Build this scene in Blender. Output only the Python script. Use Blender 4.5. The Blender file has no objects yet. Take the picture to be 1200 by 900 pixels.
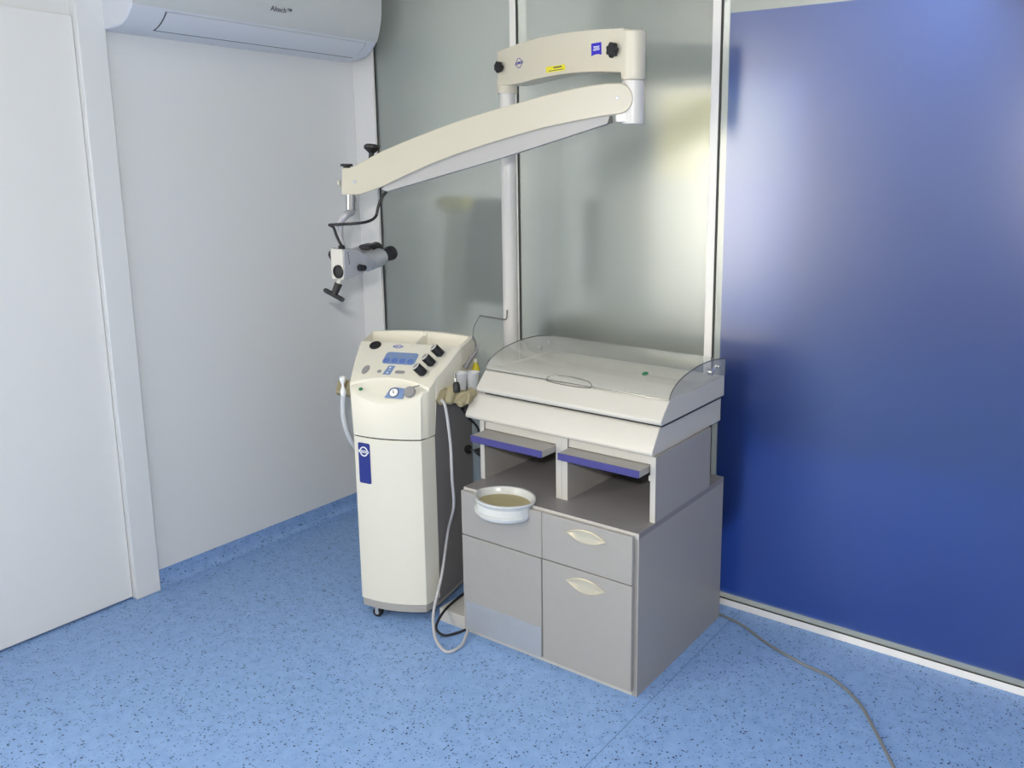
import bpy, bmesh, math, random
from mathutils import Vector, Matrix
random.seed(4)
S = bpy.context.scene
COL = S.collection
PI = math.pi
def V(*a): return Vector(a if len(a) > 1 else a[0])
def srgb(r, g, b):
    f = lambda c: (c/255/12.92) if c/255 <= .04045 else ((c/255+.055)/1.055)**2.4
    return (f(r), f(g), f(b), 1)

# ------------------------------------------------------------------ camera
CAM = V(1.1897, -2.0247, 1.573); FPX = 1004.87; CPX, CPY = 698.62, 389.24
YAW, PITCH, ROLL = -0.5853, -0.1883, -0.0034
_fw = V(math.sin(YAW)*math.cos(PITCH), math.cos(YAW)*math.cos(PITCH), math.sin(PITCH))
_rt = V(math.cos(YAW), -math.sin(YAW), 0); _up = _rt.cross(_fw)
CR = math.cos(ROLL)*_rt - math.sin(ROLL)*_up
CU = math.sin(ROLL)*_rt + math.cos(ROLL)*_up
CF = _fw
cam = bpy.data.cameras.new('camera'); co = bpy.data.objects.new('camera', cam); COL.objects.link(co)
cam.sensor_width = 36; cam.lens = FPX*36/1200
cam.shift_x = -(CPX-600)/1200; cam.shift_y = (CPY-450)/1200
cam.clip_start = .05
m = Matrix.Identity(4)
for i in range(3):
    m[i][0] = CR[i]; m[i][1] = CU[i]; m[i][2] = -CF[i]; m[i][3] = CAM[i]
co.matrix_world = m
S.camera = co
def ray(x, y): return CF + CR*((x-CPX)/FPX) - CU*((y-CPY)/FPX)
def on_plane(x, y, p, n):      # measure a point of the photograph on a plane of the room
    d = ray(x, y); t = (V(p)-CAM).dot(V(n))/d.dot(V(n)); return CAM + d*t

# ------------------------------------------------------------------ light, exposure
S.view_settings.view_transform = 'Standard'; S.view_settings.look = 'None'
S.view_settings.exposure = 0.17; S.view_settings.gamma = 1; S.view_settings.use_curve_mapping = False
w = bpy.data.worlds.new('daylight'); S.world = w; w.use_nodes = True
w.node_tree.nodes['Background'].inputs[0].default_value = (.80, .90, 1, 1)
w.node_tree.nodes['Background'].inputs[1].default_value = 1.0
def area(name, loc, target, sx, sy, power, color=(1, 1, 1)):
    l = bpy.data.lights.new(name, 'AREA'); l.shape = 'RECTANGLE'; l.size = sx; l.size_y = sy; l.energy = power; l.color = color
    o = bpy.data.objects.new(name, l); COL.objects.link(o); o.location = loc
    o.rotation_euler = (V(target)-V(loc)).to_track_quat('-Z', 'Y').to_euler(); return o
# the photographer's flash just above the lens, unseen fill lamps added at the ceiling, another added behind the glass
fl_ = bpy.data.lights.new('flash', 'POINT'); fl_.energy = 114; fl_.color = (1, .975, .94); fl_.shadow_soft_size = .04
fo = bpy.data.objects.new('flash', fl_); COL.objects.link(fo); fo.location = CAM + CU*.15 - CF*.03 - CR*.06
area('ceiling_fill_light', (0.2, -1.9, 2.68), (0.2, -1.85, 0), 1.2, 1.2, 6, (1, .975, .93))
area('ceiling_fill_light', (-.9, -2.9, 2.68), (-.9, -2.85, 0), .6, 1.2, 4, (1, .975, .93))
area('rear_fill_light', (.5, 1.9, 2.64), (-1.9, 1.2, .9), .9, .5, 60, (1, .98, .94))

# ------------------------------------------------------------------ materials
def newmat(name):
    m = bpy.data.materials.new(name); m.use_nodes = True
    return m, m.node_tree.nodes, m.node_tree.links, m.node_tree.nodes['Principled BSDF']
def plain(name, c, rough=.5, metal=0, var=.04, scale=6, spec=.5, coat=0, bump=0, bscale=200):
    m, N, L, P = newmat(name)
    P.inputs['Roughness'].default_value = rough; P.inputs['Metallic'].default_value = metal
    P.inputs['Specular IOR Level'].default_value = spec; P.inputs['Coat Weight'].default_value = coat
    t = N.new('ShaderNodeTexCoord'); n = N.new('ShaderNodeTexNoise'); n.inputs['Scale'].default_value = scale; n.inputs['Detail'].default_value = 4
    L.new(t.outputs['Object'], n.inputs['Vector'])
    mx = N.new('ShaderNodeMix'); mx.data_type = 'RGBA'
    mx.inputs[6].default_value = [min(1, x*(1-var)) for x in c[:3]]+[1]; mx.inputs[7].default_value = [min(1, x*(1+var)) for x in c[:3]]+[1]
    L.new(n.outputs['Fac'], mx.inputs[0]); L.new(mx.outputs[2], P.inputs['Base Color'])
    if bump:
        n2 = N.new('ShaderNodeTexNoise'); n2.inputs['Scale'].default_value = bscale; L.new(t.outputs['Object'], n2.inputs['Vector'])
        b = N.new('ShaderNodeBump'); b.inputs['Strength'].default_value = bump; b.inputs['Distance'].default_value = .001
        L.new(n2.outputs['Fac'], b.inputs['Height']); L.new(b.outputs['Normal'], P.inputs['Normal'])
    return m
def vinyl():
    m, N, L, P = newmat('blue_speckled_vinyl')
    t = N.new('ShaderNodeTexCoord')
    mp = N.new('ShaderNodeMapping'); L.new(t.outputs['Object'], mp.inputs['Vector'])
    base = N.new('ShaderNodeTexNoise'); base.inputs['Scale'].default_value = 28; base.inputs['Detail'].default_value = 5
    L.new(mp.outputs[0], base.inputs['Vector'])
    ramp = N.new('ShaderNodeValToRGB'); L.new(base.outputs['Fac'], ramp.inputs['Fac'])
    ramp.color_ramp.elements[0].position = .3; ramp.color_ramp.elements[0].color = srgb(126, 160, 210)
    ramp.color_ramp.elements[1].position = .7; ramp.color_ramp.elements[1].color = srgb(140, 174, 222)
    prev = ramp.outputs[0]
    dis = N.new('ShaderNodeTexNoise'); dis.inputs['Scale'].default_value = 240; L.new(mp.outputs[0], dis.inputs['Vector'])
    add = N.new('ShaderNodeMix'); add.data_type = 'RGBA'; add.blend_type = 'ADD'; add.inputs[0].default_value = .007
    L.new(mp.outputs[0], add.inputs[6]); L.new(dis.outputs['Color'], add.inputs[7])
    for sc, rad, keep, c in ((105, .34, .52, srgb(22, 32, 66)), (150, .36, .50, srgb(40, 60, 110)), (120, .30, .62, srgb(146, 174, 214))):
        v = N.new('ShaderNodeTexVoronoi'); v.inputs['Scale'].default_value = sc; L.new(add.outputs[2], v.inputs['Vector'])
        lt = N.new('ShaderNodeMath'); lt.operation = 'LESS_THAN'; L.new(v.outputs['Distance'], lt.inputs[0])
        sep = N.new('ShaderNodeSeparateColor'); L.new(v.outputs['Color'], sep.inputs[0])
        mr = N.new('ShaderNodeMath'); mr.operation = 'MULTIPLY'; mr.inputs[1].default_value = rad; L.new(sep.outputs[1], mr.inputs[0])
        L.new(mr.outputs[0], lt.inputs[1])
        gt = N.new('ShaderNodeMath'); gt.operation = 'GREATER_THAN'; gt.inputs[1].default_value = keep; L.new(sep.outputs[0], gt.inputs[0])
        mu = N.new('ShaderNodeMath'); mu.operation = 'MULTIPLY'; L.new(lt.outputs[0], mu.inputs[0]); L.new(gt.outputs[0], mu.inputs[1])
        mx = N.new('ShaderNodeMix'); mx.data_type = 'RGBA'; L.new(mu.outputs[0], mx.inputs[0]); L.new(prev, mx.inputs[6]); mx.inputs[7].default_value = c
        prev = mx.outputs[2]
    sx = N.new('ShaderNodeSeparateXYZ'); L.new(t.outputs['Object'], sx.inputs[0])      # welded seam between two sheets
    d = N.new('ShaderNodeMath'); d.operation = 'SUBTRACT'; L.new(sx.outputs[0], d.inputs[0]); d.inputs[1].default_value = .043
    ab = N.new('ShaderNodeMath'); ab.operation = 'ABSOLUTE'; L.new(d.outputs[0], ab.inputs[0])
    ls = N.new('ShaderNodeMath'); ls.operation = 'LESS_THAN'; ls.inputs[1].default_value = .0016; L.new(ab.outputs[0], ls.inputs[0])
    mx = N.new('ShaderNodeMix'); mx.data_type = 'RGBA'; L.new(ls.outputs[0], mx.inputs[0]); L.new(prev, mx.inputs[6]); mx.inputs[7].default_value = srgb(96, 128, 176)
    L.new(mx.outputs[2], P.inputs['Base Color'])
    P.inputs['Roughness'].default_value = .42; P.inputs['Specular IOR Level'].default_value = .35
    return m
def frosted(name, rect=None):
    """satin glass: part of the light is scattered by the etched face, the rest goes through blurred; rect (x0,x1,z0,z1) carries a blue film"""
    m, N, L, P = newmat(name); N.remove(P)
    out = N['Material Output']
    def tint(white, blue):
        if not rect: return None, white
        return msk, (white, blue)
    if rect:
        t = N.new('ShaderNodeTexCoord'); sx = N.new('ShaderNodeSeparateXYZ'); L.new(t.outputs['Object'], sx.inputs[0])
        prev = None
        for ax, val, op in ((0, rect[0], 'GREATER_THAN'), (0, rect[1], 'LESS_THAN'), (2, rect[2], 'GREATER_THAN'), (2, rect[3], 'LESS_THAN')):
            c = N.new('ShaderNodeMath'); c.operation = op; c.inputs[1].default_value = val; L.new(sx.outputs[ax], c.inputs[0])
            if prev:
                mu = N.new('ShaderNodeMath'); mu.operation = 'MULTIPLY'; L.new(prev.outputs[0], mu.inputs[0]); L.new(c.outputs[0], mu.inputs[1]); prev = mu
            else: prev = c
    def col(sock, white, blue):
        if rect:
            mx = N.new('ShaderNodeMix'); mx.data_type = 'RGBA'; L.new(prev.outputs[0], mx.inputs[0]); mx.inputs[6].default_value = white; mx.inputs[7].default_value = blue
            L.new(mx.outputs[2], sock)
        else: sock.default_value = white
    df = N.new('ShaderNodeBsdfDiffuse'); col(df.inputs['Color'], srgb(160, 168, 163), srgb(34, 68, 144))
    tl = N.new('ShaderNodeBsdfRefraction'); tl.inputs['Roughness'].default_value = .21; tl.inputs['IOR'].default_value = 1.35
    col(tl.inputs['Color'], (.93, .96, .94, 1), (.34, .48, .86, 1))
    gl = N.new('ShaderNodeBsdfGlossy'); gl.inputs['Roughness'].default_value = .28; gl.inputs['Color'].default_value = (1, 1, 1, 1)
    fr = N.new('ShaderNodeFresnel'); fr.inputs['IOR'].default_value = 1.9
    m1 = N.new('ShaderNodeMixShader'); m1.inputs[0].default_value = .66; L.new(df.outputs[0], m1.inputs[1]); L.new(tl.outputs[0], m1.inputs[2])
    m2 = N.new('ShaderNodeMixShader'); L.new(fr.outputs[0], m2.inputs[0]); L.new(m1.outputs[0], m2.inputs[1]); L.new(gl.outputs[0], m2.inputs[2])
    L.new(m2.outputs[0], out.inputs[0])
    return m
def clear(name, tintc=(.96, .97, .97, 1), haze=.10, hazec=(.75, .76, .76, 1), rough=.12):
    m, N, L, P = newmat(name); N.remove(P)
    tr = N.new('ShaderNodeBsdfTransparent'); tr.inputs[0].default_value = tintc
    df = N.new('ShaderNodeBsdfDiffuse'); df.inputs[0].default_value = hazec
    gl = N.new('ShaderNodeBsdfGlossy'); gl.inputs['Roughness'].default_value = rough
    f0 = N.new('ShaderNodeFresnel'); f0.inputs['IOR'].default_value = 1.8
    gm = N.new('ShaderNodeNewGeometry'); fr = N.new('ShaderNodeMix'); fr.data_type = 'FLOAT'
    L.new(gm.outputs['Backfacing'], fr.inputs[0]); L.new(f0.outputs[0], fr.inputs[2]); fr.inputs[3].default_value = 0
    a = N.new('ShaderNodeMixShader'); a.inputs[0].default_value = haze; L.new(tr.outputs[0], a.inputs[1]); L.new(df.outputs[0], a.inputs[2])
    b = N.new('ShaderNodeMixShader'); L.new(fr.outputs[0], b.inputs[0]); L.new(a.outputs[0], b.inputs[1]); L.new(gl.outputs[0], b.inputs[2])
    L.new(b.outputs[0], N['Material Output'].inputs[0]); return m
def glow(name, c, e):
    m, N, L, P = newmat(name); P.inputs['Base Color'].default_value = c
    P.inputs['Emission Color'].default_value = c; P.inputs['Emission Strength'].default_value = e; return m

M = dict(
    vinyl=vinyl(), wall=plain('wall_paint', srgb(230, 231, 231), .55, var=.012, scale=3),
    door=plain('white_door_paint', srgb(236, 236, 234), .5, var=.01),
    frame=plain('white_frame_lacquer', srgb(242, 240, 236), .4, var=.01), gasket=plain('dark_gasket', srgb(62, 62, 58), .7),
    alu=plain('pale_aluminium', srgb(205, 205, 203), .35, .2, var=.02),
    frost=frosted('satin_glass'), frost_blue=frosted('satin_glass_blue_film', (-.0700, 3, .050, 2.072)),
    grey=plain('grey_laminate', srgb(160, 157, 153), .42, var=.03, scale=40), grey_top=plain('grey_worktop', srgb(134, 131, 131), .45, var=.05, scale=60),
    grey_light=plain('light_grey_edge', srgb(190, 188, 184), .45), dark_steel=plain('dark_steel', srgb(112, 112, 108), .3, .6), grey_dark=plain('dark_grey_sheet', srgb(132, 130, 132), .5),
    skirt=plain('warm_grey_plastic', srgb(168, 165, 161), .5),
    white=plain('white_tray_plastic', srgb(202, 199, 191), .35, var=.01), cream=plain('cream_plastic', srgb(229, 225, 210), .36, var=.01),
    cream2=plain('cream_arm_enamel', srgb(196, 190, 172), .36, var=.012), stone=plain('beige_arm_enamel', srgb(212, 206, 189), .4, var=.012),
    pole=plain('white_pole_enamel', srgb(216, 214, 210), .35, var=.01), silver=plain('silver_paint', srgb(176, 177, 181), .4, .25, var=.02),
    underside=plain('pale_grey_channel', srgb(172, 170, 168), .45),
    steel=plain('brushed_steel', srgb(178, 181, 186), .42, .45, var=.06, scale=25), chrome=plain('chrome', srgb(205, 205, 205), .12, 1),
    champagne=plain('champagne_metal', srgb(206, 198, 176), .3, .45, var=.05, scale=20),
    black=plain('black_plastic', srgb(26, 26, 28), .45), rubber=plain('black_rubber', srgb(24, 24, 25), .7),
    blue_edge=plain('violet_blue_edging', srgb(62, 60, 128), .5, var=.2, scale=300), blue_badge=plain('blue_badge', srgb(38, 52, 134), .35),
    blue_logo=plain('blue_print', srgb(52, 60, 170), .5), zeiss=plain('blue_label', srgb(46, 34, 190), .45),
    panel_blue=plain('pale_blue_display', srgb(122, 146, 188), .4), button=plain('blue_button', srgb(60, 96, 190), .4),
    key_grey=plain('grey_key', srgb(150, 148, 148), .5), white_print=plain('white_print', srgb(245, 245, 245), .5),
    dark_print=plain('dark_print', srgb(84, 86, 96), .6), yellow=plain('yellow_label', srgb(236, 226, 40), .5),
    olive=plain('yellow_plastic', srgb(206, 190, 30), .4), beige=plain('beige_holder_plastic', srgb(154, 145, 116), .5, var=.05),
    bowl=plain('translucent_white_bowl', srgb(204, 207, 207), .25, var=.01), sand=plain('beige_liner', srgb(176, 165, 126), .6, var=.05),
    hose=plain('translucent_white_hose', srgb(214, 216, 218), .35), hose_grey=plain('grey_hose', srgb(182, 182, 186), .4),
    cable=plain('grey_cable', srgb(120, 124, 126), .5), green=plain('green_dot', srgb(40, 120, 80), .5),
    ac=plain('white_aircon_plastic', srgb(214, 218, 226), .32, var=.01), ac_panel=plain('aircon_front_panel', srgb(204, 207, 208), .25, var=.01), slot=plain('dark_slot', srgb(70, 74, 86), .7),
    cup=clear('frosted_cup', (.95, .96, .98, 1), .5, srgb(238, 241, 246), .3), acrylic=clear('clear_acrylic', haze=.24, hazec=srgb(232, 230, 220), rough=.13),
    acrylic_edge=clear('acrylic_edge', (.45, .47, .47, 1), .55, srgb(120, 122, 120), .2),
    rear_paint=plain('muted_wall_paint', srgb(150, 150, 148), .6),
    back_paint=plain('rear_room_paint', srgb(168, 170, 168), .8), back_dark=plain('dark_upholstery', srgb(34, 39, 56), .7),
    back_grey=plain('slate_furniture', srgb(58, 60, 60), .6), ceil=plain('ceiling_paint', srgb(176, 176, 174), .8),
    pane_day=glow('daylight', (1, .945, .80, 1), 26),
    pane_warm=glow('daylit_blind', (1, .88, .52, 1), .45), pane_white=glow('daylit_pane', (1, .97, .88, 1), .10),
)

# ------------------------------------------------------------------ helpers
MW = {}
def setp(o, label=None, cat=None, group=None, kind=None):
    if label: o['label'] = label
    if cat: o['category'] = cat
    if group: o['group'] = group
    if kind: o['kind'] = kind
    return o
def thing(name, label, cat, loc, rotz=0, group=None):
    o = bpy.data.objects.new(name, None); COL.objects.link(o); o.location = loc; o.rotation_euler = (0, 0, rotz)
    o.empty_display_size = .05
    MW[o] = Matrix.Translation(V(loc)) @ Matrix.Rotation(rotz, 4, 'Z')
    return setp(o, label, cat, group)
def obj(name, bm, mat, parent=None, local=False, smooth=True, bevel=0, seg=2, angle=35, label=None):
    """link a bmesh as one object; coordinates are world unless local (then in the frame of the thing)"""
    me = bpy.data.meshes.new(name)
    bmesh.ops.recalc_face_normals(bm, faces=bm.faces)
    if parent is not None and not local: bm.transform(MW[parent].inverted())
    bm.to_mesh(me); bm.free()
    o = bpy.data.objects.new(name, me); COL.objects.link(o)
    me.materials.append(mat if not isinstance(mat, str) else M[mat])
    if parent is not None: o.parent = parent; MW[o] = MW[parent]
    else: MW[o] = Matrix.Identity(4)
    if bevel:
        b = o.modifiers.new('bevel', 'BEVEL'); b.width = bevel; b.segments = seg; b.limit_method = 'ANGLE'; b.angle_limit = math.radians(30)
    return finish(o, smooth, angle, label)
def finish(o, smooth, angle, label):
    if smooth:
        me = o.data
        for p in me.polygons: p.use_smooth = True
        bm = bmesh.new(); bm.from_mesh(me); a = math.radians(angle)
        for e in bm.edges:
            if len(e.link_faces) == 2: e.smooth = e.calc_face_angle(0) < a
        bm.to_mesh(me); bm.free()
    if label: o['label'] = label
    return o
def box(bm, x0, x1, y0, y1, z0, z1):
    v = [bm.verts.new((x, y, z)) for x in (x0, x1) for y in (y0, y1) for z in (z0, z1)]
    for f in ((0, 1, 3, 2), (4, 6, 7, 5), (0, 4, 5, 1), (2, 3, 7, 6), (0, 2, 6, 4), (1, 5, 7, 3)): bm.faces.new([v[i] for i in f])
    return bm
def Box(*a): return box(bmesh.new(), *a)
def rings(bm, rs, cap0=True, cap1=True, closed=True):
    R = [[bm.verts.new(p) for p in r] for r in rs]; n = len(rs[0])
    for a, b in zip(R, R[1:]):
        for i in range(n if closed else n-1):
            j = (i+1) % n
            try: bm.faces.new((a[i], a[j], b[j], b[i]))
            except ValueError: pass
    if cap0: bm.faces.new(R[0][::-1])
    if cap1: bm.faces.new(R[-1])
    return bm
def prism(poly, f, bm=None):
    """poly: 2D points; f(p, k) -> 3D point of end k (0/1)"""
    bm = bm or bmesh.new()
    return rings(bm, [[f(p, 0) for p in poly], [f(p, 1) for p in poly]])
def pr_x(poly, x0, x1, bm=None): return prism(poly, lambda p, k: V((x0, x1)[k], p[0], p[1]), bm)
def pr_y(poly, y0, y1, bm=None): return prism(poly, lambda p, k: V(p[0], (y0, y1)[k], p[1]), bm)
def pr_z(poly, z0, z1, bm=None): return prism(poly, lambda p, k: V(p[0], p[1], (z0, z1)[k]), bm)
def frame_of(d):
    d = V(d).normalized(); a = V(0, 0, 1) if abs(d.z) < .9 else V(1, 0, 0)
    x = a.cross(d).normalized(); return x, d.cross(x), d
def lathe(prof, base, axis, n=24, bm=None, cap=True):
    """prof: (radius, distance along axis)"""
    bm = bm or bmesh.new(); x, y, d = frame_of(axis); base = V(base)
    return rings(bm, [[base + d*h + (x*math.cos(2*PI*i/n)+y*math.sin(2*PI*i/n))*max(r, 1e-4) for i in range(n)] for r, h in prof], cap, cap)
def cyl(a, b, r, r2=None, n=24, bm=None):
    a, b = V(a), V(b); return lathe([(r, 0), (r2 if r2 is not None else r, (b-a).length)], a, b-a, n, bm)
def crom(pts, k=8):
    P = [V(p) for p in pts]; P = [P[0]*2-P[1]]+P+[P[-1]*2-P[-2]]; out = []
    for i in range(1, len(P)-2):
        for j in range(k):
            t = j/k; a, b, c, d = P[i-1], P[i], P[i+1], P[i+2]
            out.append(.5*((2*b)+(c-a)*t+(2*a-5*b+4*c-d)*t*t+(3*b-a-3*c+d)*t**3))
    return out+[P[-2]]
def tube(pts, r, n=10, smooth=True, k=8, bm=None, flat=None):
    bm = bm or bmesh.new(); P = crom(pts, k) if smooth else [V(p) for p in pts]
    t0 = (P[1]-P[0]).normalized(); x, y, _ = frame_of(t0); rs = []
    for i, p in enumerate(P):
        t = (P[min(i+1, len(P)-1)]-P[max(i-1, 0)]).normalized()
        x = (x-t*x.dot(t)).normalized(); y = t.cross(x)
        rr = r(i/(len(P)-1)) if callable(r) else r
        rs.append([p+(x*math.cos(2*PI*j/n)+y*math.sin(2*PI*j/n))*rr for j in range(n)])
    return rings(bm, rs)
def lobed(base, axis, r, h, lobes=7, depth=.12, n=56, bm=None):
    bm = bm or bmesh.new(); x, y, d = frame_of(axis); base = V(base)
    def ring(rr, hh, dp): return [base+d*hh+(x*math.cos(2*PI*i/n)+y*math.sin(2*PI*i/n))*rr*(1+dp*math.cos(lobes*2*PI*i/n)) for i in range(n)]
    return rings(bm, [ring(r*.55, 0, 0), ring(r*.6, h*.35, 0), ring(r*.95, h*.4, depth), ring(r, h*.55, depth), ring(r*.97, h*.9, depth), ring(r*.85, h, depth*.8)])
def arc(cx, cy, r, a0, a1, n=10, ry=None):
    return [(cx+r*math.cos(math.radians(a0+(a1-a0)*i/n)), cy+(ry or r)*math.sin(math.radians(a0+(a1-a0)*i/n))) for i in range(n+1)]
def rrect(x0, x1, y0, y1, r, n=4):
    return arc(x1-r, y1-r, r, 0, 90, n)+arc(x0+r, y1-r, r, 90, 180, n)+arc(x0+r, y0+r, r, 180, 270, n)+arc(x1-r, y0+r, r, 270, 360, n)
def plate(poly, o, ex, ey, t, bm=None):
    """flat polygon in the plane o + ex*a + ey*b, thickness t along ex x ey"""
    o, ex, ey = V(o), V(ex).normalized(), V(ey).normalized(); nz = ex.cross(ey)
    return prism(poly, lambda p, k: o+ex*p[0]+ey*p[1]+nz*(t*k), bm)
def ringplate(r0, r1, o, ex, ey, t, n=32, ry=1.0):
    o, ex, ey = V(o), V(ex).normalized(), V(ey).normalized(); nz = ex.cross(ey); bm = bmesh.new()
    def rg(r, k): return [o+ex*(r*math.cos(2*PI*i/n))+ey*(ry*r*math.sin(2*PI*i/n))+nz*(t*k) for i in range(n)]
    rs = [rg(r0, 0), rg(r1, 0), rg(r1, 1), rg(r0, 1), rg(r0, 0)]
    return rings(bm, rs, False, False)
def text(body, size, o, ex, ey, t=.0004, width=None, shear=0, bold=0):
    """lettering as a mesh, centred at o"""
    c = bpy.data.curves.new('lettering', 'FONT'); c.body = body; c.size = size; c.align_x = 'CENTER'; c.align_y = 'CENTER'; c.extrude = t; c.shear = shear; c.offset = bold
    ob = bpy.data.objects.new('lettering', c); COL.objects.link(ob)
    dg = bpy.context.evaluated_depsgraph_get(); me = bpy.data.meshes.new_from_object(ob.evaluated_get(dg))
    bpy.data.objects.remove(ob); bpy.data.curves.remove(c)
    bm = bmesh.new(); bm.from_mesh(me); bpy.data.meshes.remove(me)
    xs = [v.co.x for v in bm.verts]; k = (width/(max(xs)-min(xs))) if width else 1
    ex, ey = V(ex).normalized(), V(ey).normalized(); nz = ex.cross(ey); o = V(o)
    for v in bm.verts: v.co = o+ex*(v.co.x*k)+ey*v.co.y+nz*(v.co.z+t)
    return bm
def struct(name, bm, mat, **k): return setp(obj(name, bm, mat, **k), kind='structure')

# ------------------------------------------------------------------ room shell
XW, G = -1.8812, .6604
struct('floor', Box(XW-.12, 3.0, -3.6, 3.0, -.08, 0), 'vinyl', smooth=False)
struct('wall_left', Box(XW-.12, XW, -3.6, 3.0, 0, 2.72), 'wall', smooth=False)
struct('wall_right', Box(3.0, 3.1, -3.6, 3.0, 0, 2.72), 'rear_paint', smooth=False)
struct('wall_front', Box(XW-.12, 3.1, -3.7, -3.6, 0, 2.72), 'rear_paint', smooth=False)
struct('wall_rear', Box(XW-.12, 3.1, 2.6, 2.7, 0, 2.72), 'back_paint', smooth=False)
struct('ceiling', Box(XW-.12, 3.1, -3.7, 2.7, 2.72, 2.80), 'ceil', smooth=False)
# vinyl turned up the wall with a coved foot
cove = [(0, .0), (.030, .0), (.024, .002), (.015, .008), (.008, .017), (.004, .030), (.003, .063), (0, .063)]
struct('baseboard_left', prism(cove, lambda p, k: V(XW+p[0], (-.4269, G)[k], p[1])), 'vinyl')
struct('trim_1', Box(XW, XW+.042, -.5197, -.4269, 0, 2.72), 'wall', bevel=.004)
d1 = struct('door_1', Box(XW, XW+.018, -1.42, -.5210, .008, 2.06), 'door', bevel=.003)
hb = cyl((XW+.018, -1.30, 1.02), (XW+.06, -1.30, 1.02), .009); cyl((XW+.056, -1.31, 1.02), (XW+.056, -1.19, 1.02), .009, bm=hb)
obj('door_handle', hb, 'steel', d1)
# glazed partition: posts, rails, panes; the posts reach 6 cm behind the panes
def post(name, x0, x1, z0=0, z1=2.72):
    o = struct(name, Box(x0, x1, G-.004, G+.066, z0, z1), 'frame', bevel=.002)
    obj('gasket', Box(x1, x1+.006, G-.0035, G+.008, max(z0, .03), z1-.01), 'gasket', o, smooth=False); return o
post('trim_2', XW, -1.7450); post('trim_3', -.9911, -.9600); post('trim_4', -.1315, -.1010)
obj('edge_strip', Box(-1.765, -1.747, G-.012, G-.004, .04, 2.70), 'frame', bpy.data.objects['trim_2'], bevel=.002)
struct('trim_5', Box(2.0, 2.04, G-.004, G+.066, 0, 2.72), 'frame', bevel=.002)
sill = struct('trim_6', Box(-1.745, 3.0, G-.002, G+.066, 0, .0265), 'frame', bevel=.002)
obj('gasket', Box(-.095, 2.0, G-.0025, G+.004, .0265, .0295), 'gasket', sill, smooth=False)
struct('trim_7', Box(-.101, 3.0, G-.004, G+.066, 2.128, 2.17), 'frame', bevel=.002)
struct('trim_8', Box(-1.745, -.1315, G-.004, G+.066, 2.45, 2.50), 'frame', bevel=.002)
struct('window_1', Box(-1.739, -.9911, G, G+.006, .0265, 2.45), 'frost', smooth=False)
struct('window_2', Box(-.954, -.1315, G, G+.006, .0265, 2.45), 'frost', smooth=False)
struct('window_3', Box(-.095, 2.0, G, G+.006, .0295, 2.128), 'frost_blue', smooth=False)
struct('window_4', Box(-.101, 2.0, G, G+.006, 2.17, 2.72), 'frost', smooth=False)
struct('wall_upper', Box(-1.745, -.1315, G, G+.05, 2.50, 2.72), 'frame', smooth=False)
struct('wall_side', Box(2.04, 3.0, G, G+.05, .0265, 2.72), 'wall', smooth=False)

# window in the left wall behind the photographer: the room's daylight, and the bright patch mirrored in the satin glass
o = struct('window_6', Box(XW, XW+.006, -3.38, -2.76, .60, 2.30), 'pane_day', smooth=False)
b = bmesh.new()
for q in ((-3.44, -3.38, .54, 2.36), (-2.76, -2.70, .54, 2.36), (-3.38, -2.76, .54, .60), (-3.38, -2.76, 2.30, 2.36)): box(b, XW, XW+.03, *q)
obj('window_frame', b, 'frame', o, smooth=False)

# ------------------------------------------------------------------ room behind the glass
def win_frame(x0, x1, z0, z1, y):
    o = struct('window_5', Box(x0, x1, y-.010, y, z0, z1), 'pane_white', smooth=False)
    b = bmesh.new()
    for q in ((x0-.05, x0, z0-.05, z1+.05), (x1, x1+.05, z0-.05, z1+.05), (x0, x1, z0-.05, z0), (x0, x1, z1, z1+.05)): box(b, q[0], q[1], y-.03, y, q[2], q[3])
    obj('window_frame', b, 'frame', o, smooth=False)
    obj('roller_blind', Box(x0+.01, x1-.01, y-.020, y-.012, z0+(z1-z0)*.62, z1), 'pane_warm', o, smooth=False)
win_frame(-1.42, -.60, .72, 2.02, 2.6)
tc = thing('treatment_chair', 'grey and white treatment chair with yellow headrest, blurred behind the satin glass', 'chair', (-1.72, 1.12, 0))
def bx(*a): return Box(*a)
bk = pr_x([(1.02, .95), (1.10, .93), (1.17, 1.42), (1.09, 1.44)], -1.60, -1.36); obj('backrest', bk, 'back_dark', tc, bevel=.03, seg=3)
obj('side_shell', pr_x([(1.00, .80), (1.08, .80), (1.12, 1.36), (1.03, 1.38)], -1.72, -1.60), 'white', tc, bevel=.02, seg=3)
obj('headrest', pr_x([(1.02, 1.37), (1.10, 1.37), (1.10, 1.44), (1.02, 1.44)], -1.76, -1.58), 'olive', tc, bevel=.02, seg=3)
obj('seat', Box(-1.72, -1.30, .85, 1.30, .62, .76), 'cream', tc, bevel=.04, seg=3)
obj('pedestal', lathe([(.24, 0), (.24, .03), (.08, .06), (.07, .62)], (-1.52, 1.06, 0), (0, 0, 1)), 'steel', tc)
st = thing('swivel_stool', 'dark swivel stool with upright backrest, blurred behind the middle satin pane', 'stool', (-1.55, 1.75, 0))
obj('seat', lathe([(.16, .50), (.19, .52), (.19, .56), (.17, .58)], (-1.30, 1.55, .22), (0, 0, 1)), 'back_grey', st)
obj('backrest', Box(-1.37, -1.27, 1.70, 1.74, .95, 1.42), 'back_dark', st, bevel=.015)
obj('column', cyl((-1.30, 1.55, .03), (-1.30, 1.55, .74), .025), 'steel', st)
b = bmesh.new()
for k in range(5):
    a = k*2*PI/5; tube([(-1.30, 1.55, .10), (-1.30+.26*math.cos(a), 1.55+.26*math.sin(a), .04)], .02, smooth=False, bm=b)
obj('star_base', b, 'back_grey', st)
cb = thing('low_cupboard', 'dark low cupboard, blurred behind the bottom of the middle pane', 'cupboard', (-.75, 1.3, 0))
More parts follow.
